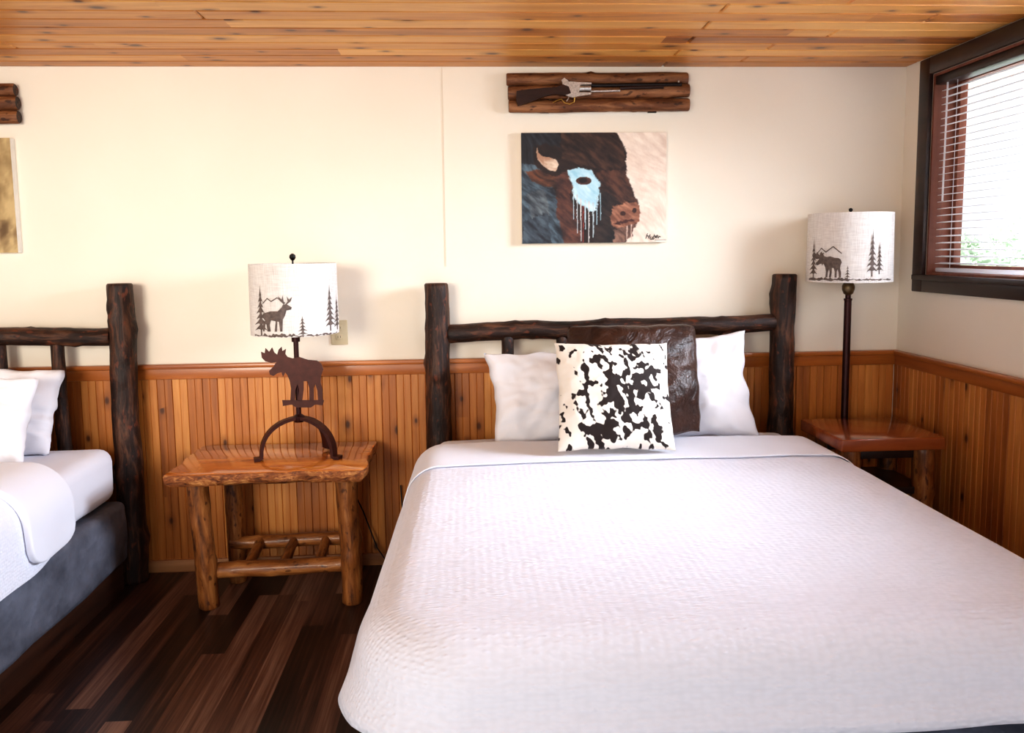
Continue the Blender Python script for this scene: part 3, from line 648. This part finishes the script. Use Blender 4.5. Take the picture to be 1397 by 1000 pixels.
def paint_bison(x, y):
    out = [0, 0, 0]; prng = random.Random(int(x * 131 + y * 7919))
    # brush strokes with slowly turning direction
    ang = .7 + .3 * noise.noise(V((x * .015, y * .015, 4))); ca, sa = math.cos(ang), math.sin(ang); ux, uy = x - 810, y - 256
    bx, by = (ux * ca + uy * sa), (-ux * sa + uy * ca)
    s = max(0, min(1, .5 + .7 * noise.fractal(V((bx * .04, by * .14, 3)), .7, 2, 4) + .4 * noise.noise(V((x * .035, y * .035, 8)))))
    sh = noise.noise(V((bx * .06, by * .35, 15)))   # shaggy strokes along the brush direction
    for k in range(4):
        jx = 2.6 * noise.fractal(V((x * .07, y * .07, 1)), 1, 2, 3) + prng.uniform(-.8, .8) + 3.2 * sh * ca; jy = 2.6 * noise.fractal(V((x * .07, y * .07, 7)), 1, 2, 3) + prng.uniform(-.8, .8) + 3.2 * sh * sa
        a = (244, 228, 212); b = (220, 197, 180)
        for (poly, c1, c2), th in zip(LAY, THIN):
            if pip(x + (.2 * jx if th else jx), y + (.2 * jy if th else jy), poly): a, b = c1, c2
        for i in range(3): out[i] += (a[i] + (b[i] - a[i]) * s) / 4
    return lin(*out)
def paint_gold(x, y):
    s = max(0, min(1, .5 + .9 * noise.fractal(V((x * .05, y * .03, 12)), .8, 2, 4)))
    lo = (142, 116, 74) if y < 300 else (104, 78, 46)
    return lin(*[lo[i] + ((198, 172, 124)[i] - lo[i]) * s for i in range(3)])
def painting(label, x0, x1, z0, z1, depth, fn, nx, nz, px0, px1, pz0, pz1):
    t = thing('canvas_painting', label, 'painting', ((x0 + x1) / 2, 0, z0), 'canvas paintings')
    bm = new(); box(bm, x0, x1, -depth, .001, z0, z1, .003); obj('canvas', bm, CANVAS, t)
    bm = new(); L = bm.verts.layers.float_color.new('Col'); G = []
    for j in range(nz + 1):
        row = []
        for i in range(nx + 1):
            a = i / nx; b = j / nz; v = bm.verts.new((x0 + .001 + (x1 - x0 - .002) * a, -depth - .0008, z0 + .001 + (z1 - z0 - .002) * b))
            v[L] = (*fn(px0 + (px1 - px0) * a, pz0 + (pz1 - pz0) * b), 1); row.append(v)
        G.append(row)
    for j in range(nz):
        for i in range(nx): bm.faces.new((G[j][i], G[j][i + 1], G[j + 1][i + 1], G[j + 1][i]))
    obj('painted_face', bm, PAINT, t, recalc=False)
    return t
D = .035
a = atY(710.5, 181, -D); b = atY(908.5, 330.5, -D)
pt = painting('bison head painting on canvas with pale blue eye patch, above the bed', a.x, b.x, b.z, a.z, D, paint_bison, 230, 172, 710, 909, 331, 181)
cu = bpy.data.curves.new('signature_text', 'FONT'); cu.body = 'Huber'; cu.size = .032; cu.shear = .45; cu.extrude = .0003; cu.offset = .0006
to = bpy.data.objects.new('signature_text', cu); C.objects.link(to)
me = bpy.data.meshes.new_from_object(to.evaluated_get(bpy.context.evaluated_depsgraph_get())); bpy.data.objects.remove(to)
bm = new(); bm.from_mesh(me); p = atY(880, 326, -D - .0016)
for v in bm.verts: v.co = V((p.x + v.co.x * .85, p.y + v.co.z, p.z + v.co.y + .004 * math.sin(v.co.x * 120)))
q = atY(893, 327.5, -D); box(bm, q.x, q.x + .055, -D - .002, -D - .001, q.z, q.z + .002)
obj('signature', bm, INK, pt)
a = atY(22, 189, 0); b = atY(13, 345, -.03)
zz0 = atY(20, 345, -.03).z; zz1 = atY(20, 188, -.03).z; xr = atY(21.5, 260, -.02).x
painting('golden brown canvas painting cut off by the left edge', xr - .7, xr, zz0, zz1, .035, paint_gold, 70, 50, -200, 14, 345, 188)

def plaque(label, dx, seed, dz=0):
    pts = [((691, 108.5), (938, 107), 8.4), ((693, 127), (940, 124), 9.2), ((694, 145), (940, 142.5), 8.6)]
    a = atY(815, 150, -.03); t = thing('log_plaque', label, 'plaque', (a.x + dx, 0, a.z - .02 + dz), 'split log rifle plaques')
    for i, (p, q, r) in enumerate(pts):
        A = atY(*p, -.032); B = atY(*q, -.032); A.x += dx; B.x += dx; A.z += dz; B.z += dz
        bm = new(); log(bm, A, B, r * 3.72 / 1075, r * 3.72 / 1075, 14, 40, seed + i, .004, .06, 5)
        for v in bm.verts: v.co.y = max(-.031 + (v.co.y + .032) * .75, -.055) if v.co.y < -.032 else v.co.y
        obj('log', bm, [PLAQ, BARK], t, ang=50)
    for f in (.2, .8):
        bm = new(); x = A.x + (B.x - A.x) * f; box(bm, x - .02, x + .02, -.012, 0, a.z - .01 + dz, a.z + .14 + dz); obj('backing_batten', bm, DARKW, t)
    return t
plaque('rustic split log plaque holding a rifle above the bison painting', 0, 100)
e = atY(25, 140.5, -.03) - atY(940, 124, -.03)
plaque('rustic split log plaque cut off by the left edge, above the golden painting', e.x, 110, e.z)
# rifle
Yr = -.0677
t = thing('rifle', 'old revolving rifle with dark wooden stock and steel frame mounted on the log plaque', 'rifle', atY(815, 135, Yr))
def ex(pts, y0, dep): bm = new(); extr(bm, [atY(x, y, y0) for x, y in pts], (0, dep, 0)); return bm
bm = ex([(705, 124), (722, 121.5), (745, 119.5), (758, 119), (768, 115), (776, 118), (779, 127), (771, 130), (757, 128), (744, 131), (726, 138), (707, 144), (704, 136)], Yr - .012, .024)
bmesh.ops.bevel(bm, geom=[e for e in bm.edges if len(e.link_faces) == 2 and e.calc_face_angle(0) > .9], offset=.004, segments=2, affect='EDGES'); obj('stock', bm, STOCK, t)
bm = ex([(770, 114), (778, 111), (790, 112), (807, 112.5), (807, 115), (792, 115.5), (790, 126), (807, 126), (806, 129), (790, 131), (782, 133), (772, 130)], Yr - .01, .02)
obj('receiver', bm, STEEL, t)
def rod(p, q, r, n=12, y=Yr): bm = new(); tube(bm, [atY(*p, y), atY(*q, y)], r, n); return bm
bm = rod((790.5, 120.6), (806, 120.6), .0135, 14); obj('cylinder', bm, STEEL, t)
bm = rod((806, 116.5), (930, 115), .0085); obj('barrel', bm, GUNM, t)
bm = rod((806, 124.5), (846, 123.5), .0055); obj('loading_rod', bm, STEEL, t)
bm = rod((846, 120), (905, 118.5), .009); obj('fore_stock', bm, STOCK, t)
bm = ex([(768, 116), (766, 109), (770, 106), (774, 109), (778, 113), (775, 117)], Yr - .004, .008); obj('hammer', bm, STEEL, t)
bm = new(); tube(bm, [atY(x, y, Yr) for x, y in ((784, 132), (783, 139), (777, 142), (770, 140), (766, 135), (760, 137), (754, 140))], .003, 8); obj('trigger_guard', bm, BRASS, t)
bm = new(); tube(bm, [atY(x, y, Yr) for x, y in ((777, 130), (775, 135), (773, 138))], .002, 6); obj('trigger', bm, STEEL, t)
bm = new(); 
for x in (925,): box(bm, atY(x, 110, Yr).x, atY(x + 2, 110, Yr).x, Yr - .002, Yr + .002, atY(x, 114, Yr).z, atY(x, 110, Yr).z)
obj('front_sight', bm, STEEL, t)
# outlet
a = atY(451, 437, 0); b = atY(475, 470, 0)
t = thing('wall_outlet', 'ivory wall outlet plate behind the table lamp', 'outlet', ((a.x + b.x) / 2, 0, b.z))
bm = new(); box(bm, a.x, b.x, -.007, 0, b.z, a.z, .003); obj('cover_plate', bm, PLATE, t)
mx_ = (a.x + b.x) / 2; mz = (a.z + b.z) / 2
for s in (-1, 1):
    bm = new(); box(bm, mx_ - .016, mx_ + .016, -.009, -.006, mz + s * .022 - .014, mz + s * .022 + .014, .002); o = obj('socket_face', bm, PLATE, t)
    bm = new()
    for k in (-1, 1): box(bm, mx_ + k * .006 - .001, mx_ + k * .006 + .001, -.0095, -.0088, mz + s * .022 - .003, mz + s * .022 + .006)
    obj('slot', bm, SLOT, o)

# ------------------------------------------------------------------ light
W = bpy.data.worlds.new('world'); bpy.context.scene.world = W; W.use_nodes = True
bg = W.node_tree.nodes['Background']; bg.inputs[0].default_value = (.9, .94, 1, 1); bg.inputs[1].default_value = 1.2
def area(name, loc, target, sx, sy, power, col, spread=180):
    L = bpy.data.lights.new(name, 'AREA'); L.shape = 'RECTANGLE'; L.size = sx; L.size_y = sy; L.energy = power; L.color = col; L.spread = math.radians(spread)
    o = bpy.data.objects.new(name, L); C.objects.link(o); o.location = loc
    o.rotation_euler = (V(target) - V(loc)).to_track_quat('-Z', 'Y').to_euler(); return o
area('window_daylight', (2.62, -1.5, 2.0), (.5, -1.15, .7), .8, .8, 66, (.8, .88, 1), 95)
area('room_front_light', (-2.3, -5.9, 2.0), (-1.3, 0, 1.8), 1.8, 1.4, 29, (1, .925, .80), 68)
sn = bpy.data.lights.new('outdoor_sun', 'SUN'); sn.energy = 9; sn.angle = .01; sn.color = (1, .98, .97); so_ = bpy.data.objects.new('outdoor_sun', sn); C.objects.link(so_)
so_.location = (0, 0, 6); so_.rotation_euler = V((.5, -.25, -.8)).to_track_quat('-Z', 'Y').to_euler()
vs = bpy.context.scene.view_settings; vs.view_transform = 'Standard'; vs.exposure = .06
for lk in ('Medium High Contrast', 'High Contrast'):
    try: vs.look = lk; break
    except Exception as ex_: print('look', ex_)
